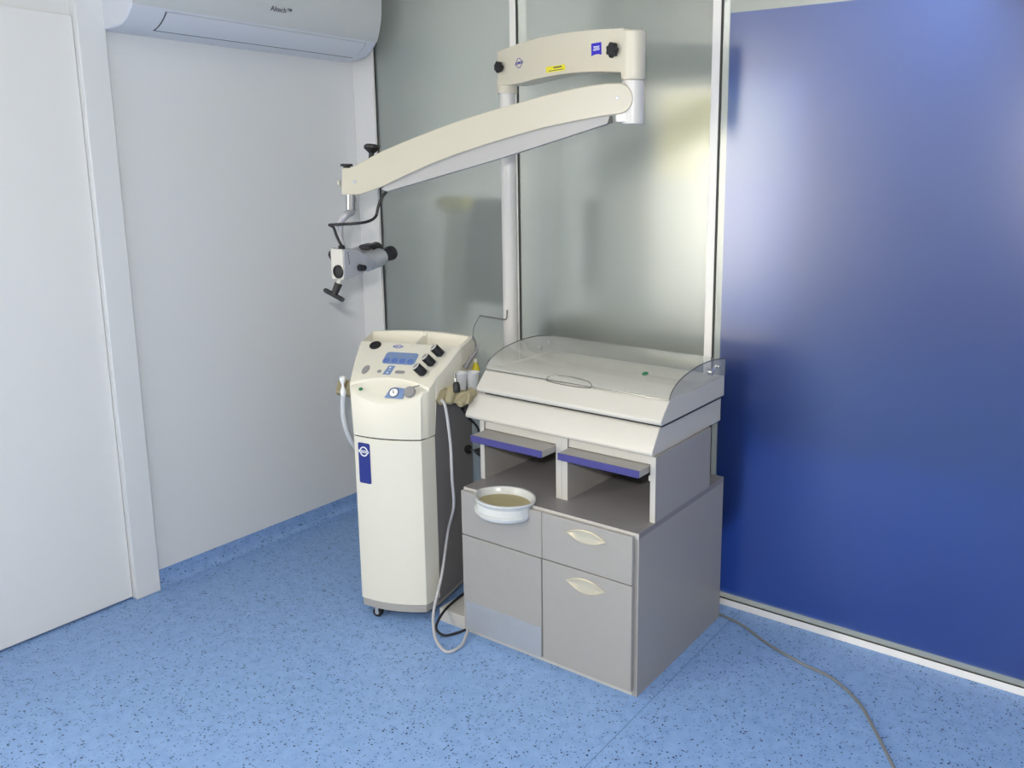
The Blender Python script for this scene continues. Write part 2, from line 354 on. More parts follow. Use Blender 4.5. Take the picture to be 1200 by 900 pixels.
obj('body', Box(-1.02, -.30, 1.05, 1.45, .06, .78), 'back_grey', cb, bevel=.005)
obj('plinth', Box(-1.0, -.32, 1.08, 1.43, 0, .06), 'black', cb)
for k in (0, 1): obj('door', Box(-1.01+.355*k, -.665+.355*k, 1.03, 1.05, .08, .76), 'back_grey', cb, bevel=.003)

# ------------------------------------------------------------------ wall-mounted air conditioner
AY0, AY1 = -.432, .603
ap = [(XW, 2.024), (-1.80, 2.025), (-1.745, 2.032), (-1.70, 2.054), (-1.662, 2.092), (-1.638, 2.152), (-1.627, 2.212), (-1.626, 2.282), (-1.64, 2.310), (-1.66, 2.317), (XW, 2.317)]
acp = [V(p[0], 0, p[1]) for p in ap[1:9]]; acp = [(q.x, q.z) for q in crom(acp, 5)]
ac = thing('air_conditioner', 'white split air conditioner mounted on the left wall', 'air conditioner', (XW, .09, 2.024))
obj('body', prism([ap[0]]+acp+ap[9:], lambda p, k: V(p[0], (AY0, AY1)[k], p[1])), 'ac', ac, bevel=.006)
def ac_strip(z0, z1, off, y0, y1, x_max=None):
    pts = [p for p in acp if z0 <= p[1] <= z1 and p[0] > -1.79]
    nr = []
    for i, p in enumerate(pts):
        a, b2 = pts[max(i-1, 0)], pts[min(i+1, len(pts)-1)]; t = V(b2[0]-a[0], b2[1]-a[1]).normalized(); nr.append((t[1], -t[0]))
    poly = [(p[0]+n[0]*off, p[1]+n[1]*off) for p, n in zip(pts, nr)]+[(p[0]-n[0]*.002, p[1]-n[1]*.002) for p, n in zip(pts, nr)][::-1]
    return prism(poly, lambda p, k: V(p[0], (y0, y1)[k], p[1]))
obj('air_outlet', ac_strip(2.0285, 2.092, .0012, AY0+.118, AY1-.055), 'slot', ac, smooth=False)
obj('vent_flap', ac_strip(2.0315, 2.0905, .0035, AY0+.122, AY1-.059), 'ac', ac)
obj('front_panel', ac_strip(2.092, 2.312, .0025, AY0+.002, AY1-.002), 'ac_panel', ac)
obj('lettering', text('Altech\u2122', .026, (-1.6345, .118, 2.147), (0, 1, 0), (.30, 0, 1), .0006), 'dark_print', ac, smooth=False)

# ------------------------------------------------------------------ treatment cabinet
W, D, H, T = .68, .5729, .5275, .016
cab = thing('treatment_cabinet', 'grey treatment cabinet with open hutch and white instrument trays on top', 'cabinet', (-.34, .286, 0))
pl = [(-.8136, 0), (0, 0), (0, D-.002), (-.95, D-.002), (-.95, .44), (-.8136, .44)]
obj('base_plate', pr_z([(-.8136, 0), (-.0185, 0), (-.0185, .02), (-.8136, .02)], 0, .0185), 'grey_light', cab)
obj('floor_plate', pr_z([(-.8136, .001), (-.6605, .001), (-.6605, D-.002), (-.95, D-.002), (-.95, .44), (-.8136, .44)], .0, .047), 'grey_light', cab, bevel=.002)
obj('floor_plate_cap', lathe([(.008, 0), (.006, .004)], (-.735, .10, .047), (0, 0, 1)), 'white', cab)
obj('side_panel', Box(-.018, 0, .0, D, 0, .5095), 'grey', cab, bevel=.001)
obj('side_panel', Box(-W, -W+.018, .002, D, .0475, .5095), 'grey', cab, bevel=.001)
obj('back_panel', Box(-W+.018, -.018, D-.012, D-.001, .02, .5095), 'grey_dark', cab, smooth=False)
obj('partition', Box(-.354, -.336, .002, D-.012, .02, .5095), 'grey', cab, smooth=False)
# worktop with the cut-out for the bowl
BX, BY, BA, BB = -.497, -.008, .113, .080
def sup(a, n=1.2, ax=BA, by=BB):
    c, s = math.cos(a), math.sin(a); return (BX+ax*c, BY+by*math.copysign(abs(s)**n, s))
cut = [sup(PI*i/24, ax=.1065, by=.0815) for i in range(25)]; cut = [p for p in cut if p[1] > .001]
top = [(-W, 0), (cut[-1][0], 0)]+cut[::-1]+[(cut[0][0], 0), (0, 0), (0, D), (-W, D)]
obj('worktop', pr_z(top, .5095, H), 'grey_top', cab, smooth=False)
wt = bpy.data.objects['worktop']
# bmesh-free light front edging
for a_, b_ in ((-W, cut[-1][0]-.002), (cut[0][0]+.002, 0)): obj('edging', Box(a_, b_, -.0015, 0, .5095, H), 'grey_light', wt, smooth=False)
# drawers and doors
nt = [(-.6800, .3665), (-.3447, .3665), (-.3447, .5195), (-.395, .5195), (-.3955, .486), (-.420, .473), (-.46, .464), (-.51, .461), (-.555, .464), (-.585, .470), (-.604, .480), (-.613, .490), (-.617, .503), (-.620, .5195), (-.6800, .5195)]
obj('drawer', pr_y(nt, -T, -.002), 'grey', cab, bevel=.0012, label='drawer front cut out around the white bowl')
dl = obj('door', Box(-.6800, -.3475, -T, -.002, .0215, .3625), 'grey', cab, bevel=.0012, label='left door with a steel kick plate')
obj('kick_plate', Box(-.6700, -.3485, -T-.0015, -T, .0225, .1275), 'steel', dl, smooth=False)
def lens(x0, x1, zt, zb, zm, n=16):
    up = [(x0+(x1-x0)*i/n, zm+(zt-zm)*math.sin(PI*i/n)**.9) for i in range(n+1)]
    dn = [(x0+(x1-x0)*i/n, zm+(zb-zm)*math.sin(PI*i/n)**.9) for i in range(n-1, 0, -1)]
    return up+dn
def handle(parent, x0, x1, zt, zb):
    zm = (zt+zb)/2+.002; rs = []
    for k, (s, y) in enumerate(((1, -T-.0002), (1.0, -T-.003), (.94, -T-.0035), (.86, -T-.0015), (.4, -T-.0008))):
        cx = (x0+x1)/2; rs.append([V(cx+(p[0]-cx)*s, y, zm+(p[1]-zm)*s) for p in lens(x0, x1, zt, zb, zm)])
    obj('handle', rings(bmesh.new(), rs), 'champagne', parent, label='champagne metal lens-shaped handle')
dr = obj('drawer', Box(-.3427, -.0125, -T, -.002, .3675, .5195), 'grey', cab, bevel=.0012); handle(dr, -.2490, -.1010, .5005, .4575)
dd = obj('door', Box(-.3427, -.0125, -T, -.002, .0215, .3640), 'grey', cab, bevel=.0012); handle(dd, -.2500, -.1050, .3415, .2945)
# hutch
for x0, x1 in ((-.018, 0), (-.686, -.668), (-.3665, -.3445), (-.3435, -.3215)):
    p = obj('hutch_panel', Box(x0, x1, .094, .4611, H, .734), 'grey', cab, smooth=False)
    obj('edging', Box(x0, x1, .0925, .094, H, .734), 'grey_light', p, smooth=False)
obj('hutch_back', Box(-.668, -.018, .450, .4605, H, .734), 'grey', cab, smooth=False)
for x0, x1 in ((-.668, -.3665), (-.3215, -.018)): obj('hutch_rail', Box(x0, x1, .100, .116, .706, .734), 'grey_light', cab, smooth=False)
for x0, x1, y0 in ((-.664, -.3690, .020), (-.3195, -.0240, .036)):
    s_ = obj('pull_out_shelf', Box(x0, x1, y0+.003, y0+.36, .682, .7035), 'grey', cab, bevel=.001)
    obj('edging', Box(x0, x1, y0, y0+.003, .681, .7040), 'blue_edge', s_, bevel=.001, label='violet-blue shelf edging')
    for a_ in (x0-.003, x1+.0005): obj('runner', Box(a_, a_+.0025, .11, .42, .684, .70), 'steel', s_, smooth=False)
obj('stop', Box(-.027, -.0185, .096, .112, .655, .672), 'white', cab, bevel=.002, label='small white plastic stop')
# white trays
lo = [(.094, .734), (.086, .737), (.083, .744), (.0845, .751), (.122, .809), (.127, .815), (.136, .818), (.5499, .818), (.5499, .734)]
tl = obj('lower_tray', pr_x(lo, -.7434, -.0082), 'white', cab, bevel=.003)
obj('tray_gap_shade', Box(-.690, .000, .128, .53, .818, .828), 'black', cab, smooth=False, label='black block standing for the shade between the two trays')  # shade of the open gap, put in as a black block
fb = [(.1115, .828), (.1045, .831), (.1015, .838), (.103, .845), (.1465, .8915), (.150, .8950), (.156, .8963), (.185, .8963), (.185, .828)]
X0, X1 = -.7073, .010
fb = fb[:-2]+[(.5331, .8963), (.5331, .828)]
well = [V(x, y, z) for z in (.864, .8963) for x, y in ((X0+.024, .185), (X1-.024, .185), (X1-.024, .510), (X0+.024, .510))]
u = pr_x(fb, X0, X1)
for f_ in list(u.faces):                                   # sink the well into the top face
    if f_.normal.length == 0: f_.normal_update()
    if abs(f_.calc_center_median().z-.8963) < 1e-4:
        ov = list(f_.verts); u.faces.remove(f_)
        ov = sorted(ov, key=lambda v: (v.co.y > .3, (v.co.x if v.co.y < .3 else -v.co.x)))
        hi = [u.verts.new(p) for p in well[4:]]; lw = [u.verts.new(p) for p in well[:4]]
        for i_ in range(4):
            k_ = (i_+1) % 4
            u.faces.new((ov[i_], ov[k_], hi[k_], hi[i_])); u.faces.new((hi[i_], hi[k_], lw[k_], lw[i_]))
        u.faces.new(lw)
        break
ut = obj('upper_tray', u, 'white', cab, bevel=.003)
obj('tray_mat', Box(X0+.03, X1-.03, .19, .505, .8642, .8665), 'white', ut, smooth=False)
# curved clear lid
lp = [(.150, .8972), (.158, .912), (.176, .928), (.205, .942), (.2447, .9540), (.300, .9625), (.345, .9670), (.400, .9680), (.450, .9655), (.500, .9595), (.5315, .9540)]
lq = [(q.y, q.z) for q in crom([V(0, a, b_) for a, b_ in lp], 4)]
def lid_in(p, i):
    a, b2 = lq[max(i-1, 0)], lq[min(i+1, len(lq)-1)]; t = V(b2[0]-a[0], b2[1]-a[1]).normalized(); return (p[0]+t[1]*.003, p[1]-t[0]*.003)
inner = [lid_in(p, i) for i, p in enumerate(lq)]
lid = obj('lid', pr_x(lq+inner[::-1], X0, X1), 'acrylic', cab, label='hinged clear acrylic lid')
sidep = [(p[0], p[1]-.0035) for p in lq]+[(.5315, .8972)]
for x0 in (X0, X1-.003): obj('lid_end', pr_x(sidep, x0, x0+.003), 'acrylic', lid)
obj('lid_edge', pr_x([(.1485, .8966), (.1520, .8966), (.1525, .8990), (.1490, .8990)], X0, X1), 'acrylic_edge', lid, smooth=False)
for x in (X0+.0005, X1-.0005): obj('lid_edge', tube([V(x, a, b_) for a, b_ in lq], .0019, 6, False), 'acrylic_edge', lid)
def lid_pt(x, y):
    for (a, b_), (c, d_) in zip(lq, lq[1:]):
        if a <= y <= c: return V(x, y, b_+(d_-b_)*(y-a)/(c-a)+.0012)
gp = []
for i in range(33):
    a = 2*PI*i/32; x = -.357+.089*math.cos(a); q = math.sin(a)
    gp.append(lid_pt(x, .1505+.0105*q) if q >= 0 else V(x, .1490+.0045*q, .8972+.0055*q))
obj('lid_grip', tube(gp, .0014, 6, False), 'acrylic_edge', lid, label='lens-shaped finger grip moulded in the lid')
g0 = lid_pt(-.115, .215); g1 = lid_pt(-.115, .225); ey = (g1-g0)
obj('sticker', plate([(.0105*math.cos(i*PI/10), .0105*math.sin(i*PI/10)) for i in range(20)], lid_pt(-.115, .22)+V(0, 0, .0004), (1, 0, 0), ey, .0005), 'green', lid, smooth=False, label='round green sticker')
for x in (.001, -.698):
    for y, z, r in ((.512, .930, .0125), (.452, .9225, .0105)):
        obj('lid_hinge', cyl((x-.014, y, z), (x+.005, y, z), r, n=20), 'chrome', lid, bevel=.002)
    obj('hinge_arm', tube([(x-.005, .452, .9225), (x-.005, .512, .930)], .005, 8, False), 'chrome', lid)

# ------------------------------------------------------------------ white bowl let into the worktop
bw = thing('waste_bowl', 'white lens-shaped waste bowl with beige liner, let into the cabinet worktop', 'bowl', (BX, BY, .47))
def rg(ax, by, z, dy=0): return [V(*(lambda p: (p[0], p[1]+dy, z))(sup(2*PI*i/48, 1.2, ax, by))) for i in range(48)]
sh = rings(bmesh.new(), [rg(.080, .058, .477, -.014), rg(.096, .069, .480, -.013), rg(.102, .075, .488, -.011), rg(.103, .0765, .500, -.008), rg(.1015, .0765, .518, -.003), rg(.1075, .084, .5285), rg(.112, .088, .532), rg(.111, .087, .5365), rg(.1045, .080, .5365), rg(.099, .074, .527), rg(.096, .071, .512), rg(.093, .068, .500)])
obj('bowl_shell', sh, 'bowl', bw)
obj('liner', rings(bmesh.new(), [rg(.0945, .0695, .505), rg(.0965, .0712, .514)]), 'sand', bw, label='beige liner inside the bowl')
obj('front_band', rings(bmesh.new(), [[p for p in rg(a_, b_, z_, d_) if p.y < BY-.028] for a_, b_, z_, d_ in ((.1020, .0755, .489, -.0105), (.1065, .0800, .491, -.0105), (.1070, .0805, .4955, -.0095), (.1025, .0765, .499, -.008))], True, True), 'bowl', bw)

# ------------------------------------------------------------------ suction unit (local frame: x across, y back, z up)
TH = math.radians(20); SU = V(-.953, -.080, 0)
su = thing('suction_unit', 'cream suction unit on castors with sloping control panel beside the cabinet', 'medical device', SU, TH)
U3, V3 = V(math.cos(TH), math.sin(TH), 0), V(-math.sin(TH), math.cos(TH), 0)
def plan(w0, bulge, w1, d, inset=0, n=16):
    f = [(-w0+inset+2*(w0-inset)*i/n, -bulge*(1-(2*i/n-1)**2)+inset) for i in range(n+1)]
    return f+[(w1-inset, d), (-w1+inset, d)]
fc = obj('front_cover', pr_z(plan(.125, .020, .147, .066), .066, .667), 'cream', su, local=True, bevel=.0025)
obj('housing', pr_z([(-.144, .058), (.144, .058), (.172, .345), (-.172, .345)], .050, .80), 'grey_dark', su, local=True, bevel=.003, label='dark grey sheet housing')
obj('skirt', pr_z(plan(.125, .020, .147, .066, .003)[:17]+[(.144, .066), (.17, .34), (-.17, .34), (-.144, .066)], .037, .0655), 'skirt', su, local=True, bevel=.002)
obj('seam_strip', pr_z(plan(.125, .020, .147, .066, .003), .666, .673), 'rubber', su, local=True, smooth=False)
for x, y in ((-.066, .004), (.075, .10), (-.11, .30), (.11, .30)):
    c_ = obj('castor', cyl((x, y-.010, .0175), (x, y+.010, .0175), .0175, n=24), 'rubber', su, local=True, bevel=.003, label='black rubber castor')
    cb_ = cyl((x, y-.0115, .0175), (x, y+.0115, .0175), .0075, n=16); box(cb_, x-.006, x+.006, y-.013, y-.011, .018, .039); box(cb_, x-.006, x+.006, y+.011, y+.013, .018, .039)
    obj('fork', cb_, 'steel', c_, local=True)
# badge on the cover, following its bulge
def front_v(x): return -.020*(1-(x/.125)**2)
def on_front(x, z, off): return V(x, front_v(x)-off, z)
bx0, bx1, bz0, bz1 = -.107, -.058, .503, .648
rr = rrect(bx0, bx1, bz0, bz1, .006)
bdg = obj('badge', rings(bmesh.new(), [[on_front(x, z, .0005) for x, z in rr], [on_front(x, z, .0022) for x, z in rr]]), 'blue_badge', su, local=True, smooth=False, label='blue badge with white ring emblem')
bxc, bzc = (bx0+bx1)/2, bz1-.030
sl = math.atan(2*.020*bxc/.125**2); ex = V(math.cos(sl), math.sin(sl), 0)
oo = on_front(bxc, bzc, .0022)
obj('emblem_ring', ringplate(.0135, .0175, oo, ex, (0, 0, 1), .0012), 'white_print', bdg, local=True, smooth=False)
bar = plate([(-.021, -.0045), (.021, -.0045), (.021, .0045), (-.021, .0045)], oo+V(0, -.0008, 0), ex, (0, 0, 1), .0016)
obj('emblem_bar', bar, 'white_print', bdg, local=True, smooth=False)
obj('lettering', text('ATMOS', .0105, oo+V(0, -.0026, 0), ex, (0, 0, 1), .0002, .037, .25), 'blue_badge', bdg, local=True, smooth=False)
# head
cols = [(-1, 0), (-.965, 0), (-.955, 0), (-.935, 1)]+[(s/10, 1) for s in range(-9, 0)]+[(.03, 1), (.075, 1), (.085, 0), (.135, 0), (.145, 1)]+[(s/10, 1) for s in range(2, 10)]+[(.935, 1), (.955, 0), (.965, 0), (1, 0)]
def head_rows(s, pocket):
    q = 1-s*s
    ez = .795+.031*s*s; dv = -.020*q
    pv = lambda v: .868+(v-.05)*.089/.15
    sv = .026+.020*q; szz = .838+.020*q
    r = [(dv, ez-.004, .130, .672, dv, .125), (dv+.003, ez+.002, .1315, .672, dv+.003, .1255), (dv*.5+.010, ez+.012+.008*q, .135, .672, dv*.5+.01, .128),
         (sv, szz, .146, .672, min(sv, .064), .140), (sv+.002, szz+.010, .147, .672, min(sv+.002, .064), .140), (sv+.006, szz+.0125, .149, .672, min(sv+.006, .0645), .141),
         (.066, pv(.066), .158, .672, .066, .147), (.0665, pv(.0665), .158, .800, .0665, .156),
         (.13, pv(.13), .177, .800, .13, .174), (.2, .957, .194, .800, .2, .190),
         (.204, .915 if pocket else .9585, .1945, .80, .204, .191), (.280, (.915 if pocket else .9735), .200, .80, .280, .197),
         (.285, .975+.012*q, .200, .80, .285, .197), (.302, .975+.012*q, .201, .80, .302, .198), (.310, .966+.010*q, .200, .80, .310, .197)]
    return r
bm = bmesh.new(); Tt, Bb = [], []
for s, pk in cols:
    R_ = head_rows(s, pk); dz = -.006 if abs(s) == 1 else 0
    sc = s
    Tt.append([bm.verts.new((a[2]*sc, a[0], a[1]+dz)) for a in R_]); Bb.append([bm.verts.new((a[5]*sc, a[4], a[3])) for a in R_])
nr_ = len(Tt[0])
for j in range(len(cols)-1):
    for k in range(nr_-1):
        bm.faces.new((Tt[j][k], Tt[j+1][k], Tt[j+1][k+1], Tt[j][k+1])); bm.faces.new((Bb[j][k], Bb[j][k+1], Bb[j+1][k+1], Bb[j+1][k]))
    bm.faces.new((Tt[j][0], Bb[j][0], Bb[j+1][0], Tt[j+1][0])); bm.faces.new((Tt[j][-1], Tt[j+1][-1], Bb[j+1][-1], Bb[j][-1]))
for j in (0, -1):
    for k in range(nr_-1): bm.faces.new((Tt[j][k], Tt[j][k+1], Bb[j][k+1], Bb[j][k]))
head = obj('console', bm, 'cream', su, local=True, angle=40, label='cream control console with two storage wells')
# controls on the sloping panel
SL = V(0, .15, .089).normalized(); PN = V(1, 0, 0).cross(SL)
def PT(a, b, off=0): return V(a, .05, .868)+SL*b+PN*off
EXu = V(1, 0, 0)
def disc(r, n=28, ry=1): return [(r*math.cos(2*PI*i/n), r*ry*math.sin(2*PI*i/n)) for i in range(n)]
dl_ = obj('dial', plate(disc(.0215, ry=.95), PT(-.1265, .155, .0002), EXu, SL, .004), 'black', head, local=True, bevel=.001, label='round black socket')
obj('dial_grille', ringplate(.010, .0135, PT(-.1265, .155, .0042), EXu, SL, .001), 'rubber', dl_, local=True)
obj('key', plate(disc(.0125, ry=1.75), PT(-.110, .031, .0002), (1, .0, 0), SL, .0014), 'key_grey', head, local=True, bevel=.0006, label='oval grey key')
obj('key', plate(disc(.0085, ry=.85), PT(-.0565, .0265, .0002), EXu, SL, .0014), 'key_grey', head, local=True, bevel=.0006, label='small round grey key')
obj('key', plate(rrect(-.0185, .0185, -.0075, .0075, .0072), PT(.0200, .0285, .0002), EXu, SL, .0014), 'key_grey', head, local=True, bevel=.0006, label='long grey key')
obj('keypad', plate([(-.0395, .0130), (-.0115, .0130), (-.0085, .0575), (-.0330, .0575)], PT(0, 0, .0002), EXu, SL, .001), 'panel_blue', head, local=True, label='narrow pale blue keypad')
kp = bpy.data.objects['keypad']
for b_ in (.022, .048): obj('mark', plate(disc(.0032), PT(-.024, b_, .0014), EXu, SL, .0004), 'white_print', kp, local=True)
obj('mark', plate([(-.003, -.002), (.003, -.002), (0, .003)], PT(-.022, .0365, .0014), EXu, SL, .0004), 'white_print', kp, local=True)
dp = obj('display', plate(rrect(-.0665, .0560, .0665, .1255, .012), PT(0, 0, .0002), EXu, SL, .0012), 'panel_blue', head, local=True, label='pale blue membrane display with four buttons')
for a_ in (-.0520, -.0225, .0075, .0375):
    bt = obj('button', ringplate(.0070, .0100, PT(a_, .0835, .0014), EXu, SL, .0006), 'button', dp, local=True)
    obj('symbol', plate([(-.003, -.004), (.004, 0), (-.003, .004)], PT(a_, .0835, .0014), EXu, SL, .0006), 'button', bt, local=True)
for a_, r_ in ((-.045, .004), (-.012, .0065), (.033, .0065)): obj('symbol', ringplate(r_*.7, r_, PT(a_, .108, .0014), EXu, SL, .0005), 'key_grey', dp, local=True)
# small printed maker's mark above the display
lg = obj('logo', ringplate(.0125, .0150, PT(-.038, .1560, .0003), EXu, SL, .0006, ry=.62), 'blue_logo', head, local=True)
obj('logo_bar', plate([(-.019, -.0035), (.019, -.0035), (.019, .0035), (-.019, .0035)], PT(-.038, .1560, .0009), EXu, SL, .0004), 'blue_logo', lg, local=True)
obj('lettering', text('ATMOS', .0085, PT(-.038, .1560, .0013), EXu, SL, .0002, .030, .2), 'white_print', lg, local=True, smooth=False)
# three black handles standing in the panel, leaning to the left
KA = (EXu*-.52+PN*.85).normalized()
for a_, b_ in ((.107, .030), (.121, .079), (.135, .129)):
    bs = PT(a_, b_, .001)
    k_ = obj('regulator_handle', lathe([(.0150, -.002), (.0160, .004), (.0160, .034), (.0150, .037)], bs, KA), 'black', head, local=True, label='black ribbed regulator handle')
    obj('collar', ringplate(.0150, .0205, PT(a_, b_, .0003), EXu, SL, .0015), 'white', k_, local=True)
    obj('handle_cap', lathe([(.0150, .0365), (.0150, .0390), (.0105, .0395)], bs, KA), 'white', k_, local=True)
    obj('cap_centre', lathe([(.0090, .0392), (.0080, .0410)], bs, KA), 'key_grey', k_, local=True)
# vacuum gauge on the lower deck
dk0 = V(.042, .004, .8270); dS = V(0, .035, .042).normalized(); dN = EXu.cross(dS)
gb = obj('gauge_plate', plate([(-.040, -.020), (.026, -.020), (.028, .018), (-.012, .021), (-.028, .014)], dk0+dN*.002, EXu, dS, .003), 'panel_blue', head, local=True, bevel=.001, label='blue gauge plate')
gf = obj('gauge_face', plate(disc(.0150, ry=.95), dk0+V(-.010, 0, 0)+dN*.005, EXu, dS, .0008), 'white_print', gb, local=True)
obj('gauge_rim', ringplate(.0148, .0172, dk0+V(-.010, 0, 0)+dN*.005, EXu, dS, .002), 'dark_print', gb, local=True)
obj('needle', plate([(-.0015, -.002), (.0015, -.002), (.0005, .010), (-.0005, .010)], dk0+V(-.010, -.002, 0)+dN*.0062, EXu+dS*.4, dS-EXu*.4, .0008), 'black', gb, local=True)
kn = obj('vacuum_knob', lathe([(.0195, .001), (.0195, .012), (.0180, .014)], dk0+V(.047, .004, .004), dN), 'key_grey', head, local=True, bevel=.001, label='round grey vacuum knob')
obj('pointer', plate([(-.001, 0), (.030, .012), (.031, .015), (-.001, .003)], dk0+V(.047, .012, .012)+dN*.012, EXu, dS, .0015), 'dark_print', kn, local=True)
obj('status_dot', plate(disc(.0075, ry=.8), V(-.092, .006, .8315)+dN*.0035, EXu, dS, .0012), 'green', head, local=True, label='small green dot')
# holders at both sides
def cp(x, y, b): return on_plane(x, y, SU+V3*b, V3)
def LC(p): return MW[su].inverted() @ p
hl = bmesh.new(); box(hl, -.235, -.160, .135, .205, .803, .815)
for x, y in ((397, 458), (408, 460)): q_ = LC(cp(x, y, .10)); lathe([(.010, 0), (.0145, .004), (.0175, .05), (.0155, .058)], q_-V(0, 0, .012), V(-.05, .65, .62), 20, hl)
obj('hose_holder', hl, 'beige', su, local=True, label='beige hose holder')
obj('holder_rail', pr_x([(.062, .790), (.075, .786), (.215, .792), (.215, .806), (.130, .806), (.110, .826), (.085, .826)], .150, .274), 'beige', su, local=True, bevel=.004)
for x, r, ax_, ln in ((.172, .015, (.10, .75, .45), 1.0), (.204, .0165, (.05, .55, .75), 1.0), (.240, .0165, (.42, .80, .42), 1.25)):
    obj('holder_socket', lathe([(r*.55, 0), (r*.85, .004), (r, .020), (r*1.12, .052*ln), (r*1.05, .060*ln), (r*.7, .060*ln)], (x, .056, .788), V(*ax_), 20), 'beige', su, local=True, label='beige tapered handpiece socket')

# ------------------------------------------------------------------ what hangs at the suction unit
def SW(a, b, z): return SU+U3*a+V3*b+V(0, 0, z)
hp = setp(obj('suction_hose', tube([cp(402.5, 463, .09), cp(402, 475, .10), cp(402.5, 487, .105), cp(405, 500, .11), cp(409.5, 512, .125), cp(416, 523, .15), SW(-.195, .21, .50), SW(-.182, .28, .46), SW(-.176, .33, .43)], .0092, 12), 'hose'), 'translucent white suction hose looping down at the left of the suction unit', 'hose')
obj('connector', tube([cp(402.5, 464, .09), cp(401.8, 452, .085), cp(401, 441.5, .08)], lambda t: .0075+.003*math.sin(t*9), 14), 'white_print', hp, label='white stepped hose connector')
setp(obj('irrigation_hose', tube([SW(.178, .058, .800), SW(.196, .05, .775), V(-.7656, .0308, .653), V(-.7556, .0238, .535), V(-.772, .045, .42), V(-.8348, .0772, .30), V(-.8069, .0115, .17), V(-.7852, -.0538, .075), V(-.753, -.0917, .035), V(-.707, -.124, .012), V(-.6412, -.1447, .0072), V(-.6284, -.0927, .0072), V(-.6554, -.0345, .012), V(-.668, -.012, .014)], .0052, 10), 'hose_grey'), 'thin light grey hose looping onto the floor before the cabinet', 'hose')
setp(obj('black_lead', tube([V(-.795, .19, .0525), V(-.8036, .1158, .0525), V(-.7784, -.008, .0525), V(-.7646, -.0679, .02), V(-.7228, -.0747, .0065), V(-.6968, -.0391, .0065), V(-.682, -.010, .010)], .0045, 10), 'black'), 'black lead looping off the floor plate under the cabinet', 'cable')
hd = thing('handpiece', 'small black handpiece with chrome tip upright in the beige holder', 'handpiece', SW(.226, .078, .822))
obj('grip', lathe([(.010, 0), (.013, .006), (.0125, .026), (.009, .036)], SW(.226, .078, .8225), SW(-.006, .010, .04)-SW(0, 0, 0), 20), 'black', hd, bevel=.001)
obj('tip', tube([SW(.220, .088, .857), SW(.215, .094, .872), SW(.213, .097, .882)], .0045, 10), 'chrome', hd)
setp(obj('handpiece_lead', tube([SW(.240, .080, .795), V(-.8201, .15, .7422), V(-.7972, .16, .7085), V(-.7827, .19, .6641), V(-.7771, .20, .60), V(-.775, .24, .52), V(-.74, .30, .43), V(-.70, .45, .35)], .0042, 10), 'black'), 'black handpiece lead hanging between suction unit and cabinet', 'cable')
for q, (a, b, txt) in enumerate(((.205, .165, 'frosted plastic cup in the holder, nearer the suction unit'), (.243, .185, 'frosted plastic cup in the holder, nearer the cabinet trays'))):
    o = obj('cup', lathe([(.0005, .001), (.0185, .001), (.0245, .062), (.0260, .064), (.0250, .0655), (.0232, .063), (.0175, .004), (.0005, .004)], SW(a, b, .8065), (0, 0, 1), 28, cap=False), 'cup')
    setp(o, txt, 'cup', 'cups in the side holder')
yb = thing('spray_bottle', 'slim yellow bottle standing behind the frosted cups', 'bottle', SW(.205, .262, .80))
obj('bottle_body', lathe([(.013, 0), (.014, .006), (.014, .085), (.007, .104), (.005, .110)], SW(.222, .266, .780), (.0, 0, 1), 20), 'olive', yb)
obj('bottle_shoulder', lathe([(.0065, .107), (.0065, .118), (.004, .121)], SW(.222, .266, .780), (0, 0, 1), 16), 'cream', yb)
hk = thing('suction_cannula', 'thin bent steel cannula with grey grip resting in the side holder', 'instrument', SW(.20, .22, .80))
obj('grip', tube([cp(545, 431, .215), cp(551, 421, .225), cp(556, 414.5, .235), cp(559, 411.5, .24)], lambda t: .0095-.004*t, 10), 'grey_dark', hk, label='dark grey tapered grip')
obj('lever', tube([cp(559, 412, .24), cp(560, 408, .24), cp(562.5, 402, .245)], .003, 8), 'grey_dark', hk)
obj('neck', tube([cp(559, 411, .24), cp(557, 402, .25), cp(554, 395, .26)], .0035, 8), 'dark_steel', hk)
obj('thin_tube', tube([cp(554, 395, .26), cp(555, 384, .27), cp(559, 376, .28), cp(562, 370.5, .285)], .0014, 8), 'dark_steel', hk)
obj('hooked_tube', tube([cp(562, 370, .285), cp(577, 372.3, .29), cp(591, 374.5, .295), cp(593.6, 372.5, .297), cp(594, 369, .298), cp(594.3, 363, .30)], .0028, 10, k=5), 'dark_steel', hk)
lv = thing('light_lever', 'black knurled lever with ball knob on the left hutch panel', 'lever', (-.70, .2, .575))
obj('lever_grip', lathe([(.008, 0), (.016, .006), (.017, .06), (.012, .075), (.007, .085)], (-.687, .165, .588), (-1, -.02, .02), 18), 'black', lv)
obj('lever_rod', cyl((-.77, .163, .590), (-.80, .163, .590), .004), 'chrome', lv)
obj('lever_knob', lathe([(.006, 0), (.015, .004), (.016, .012), (.010, .020)], (-.796, .162, .590), (-1, -.02, .02), 18), 'black', lv)

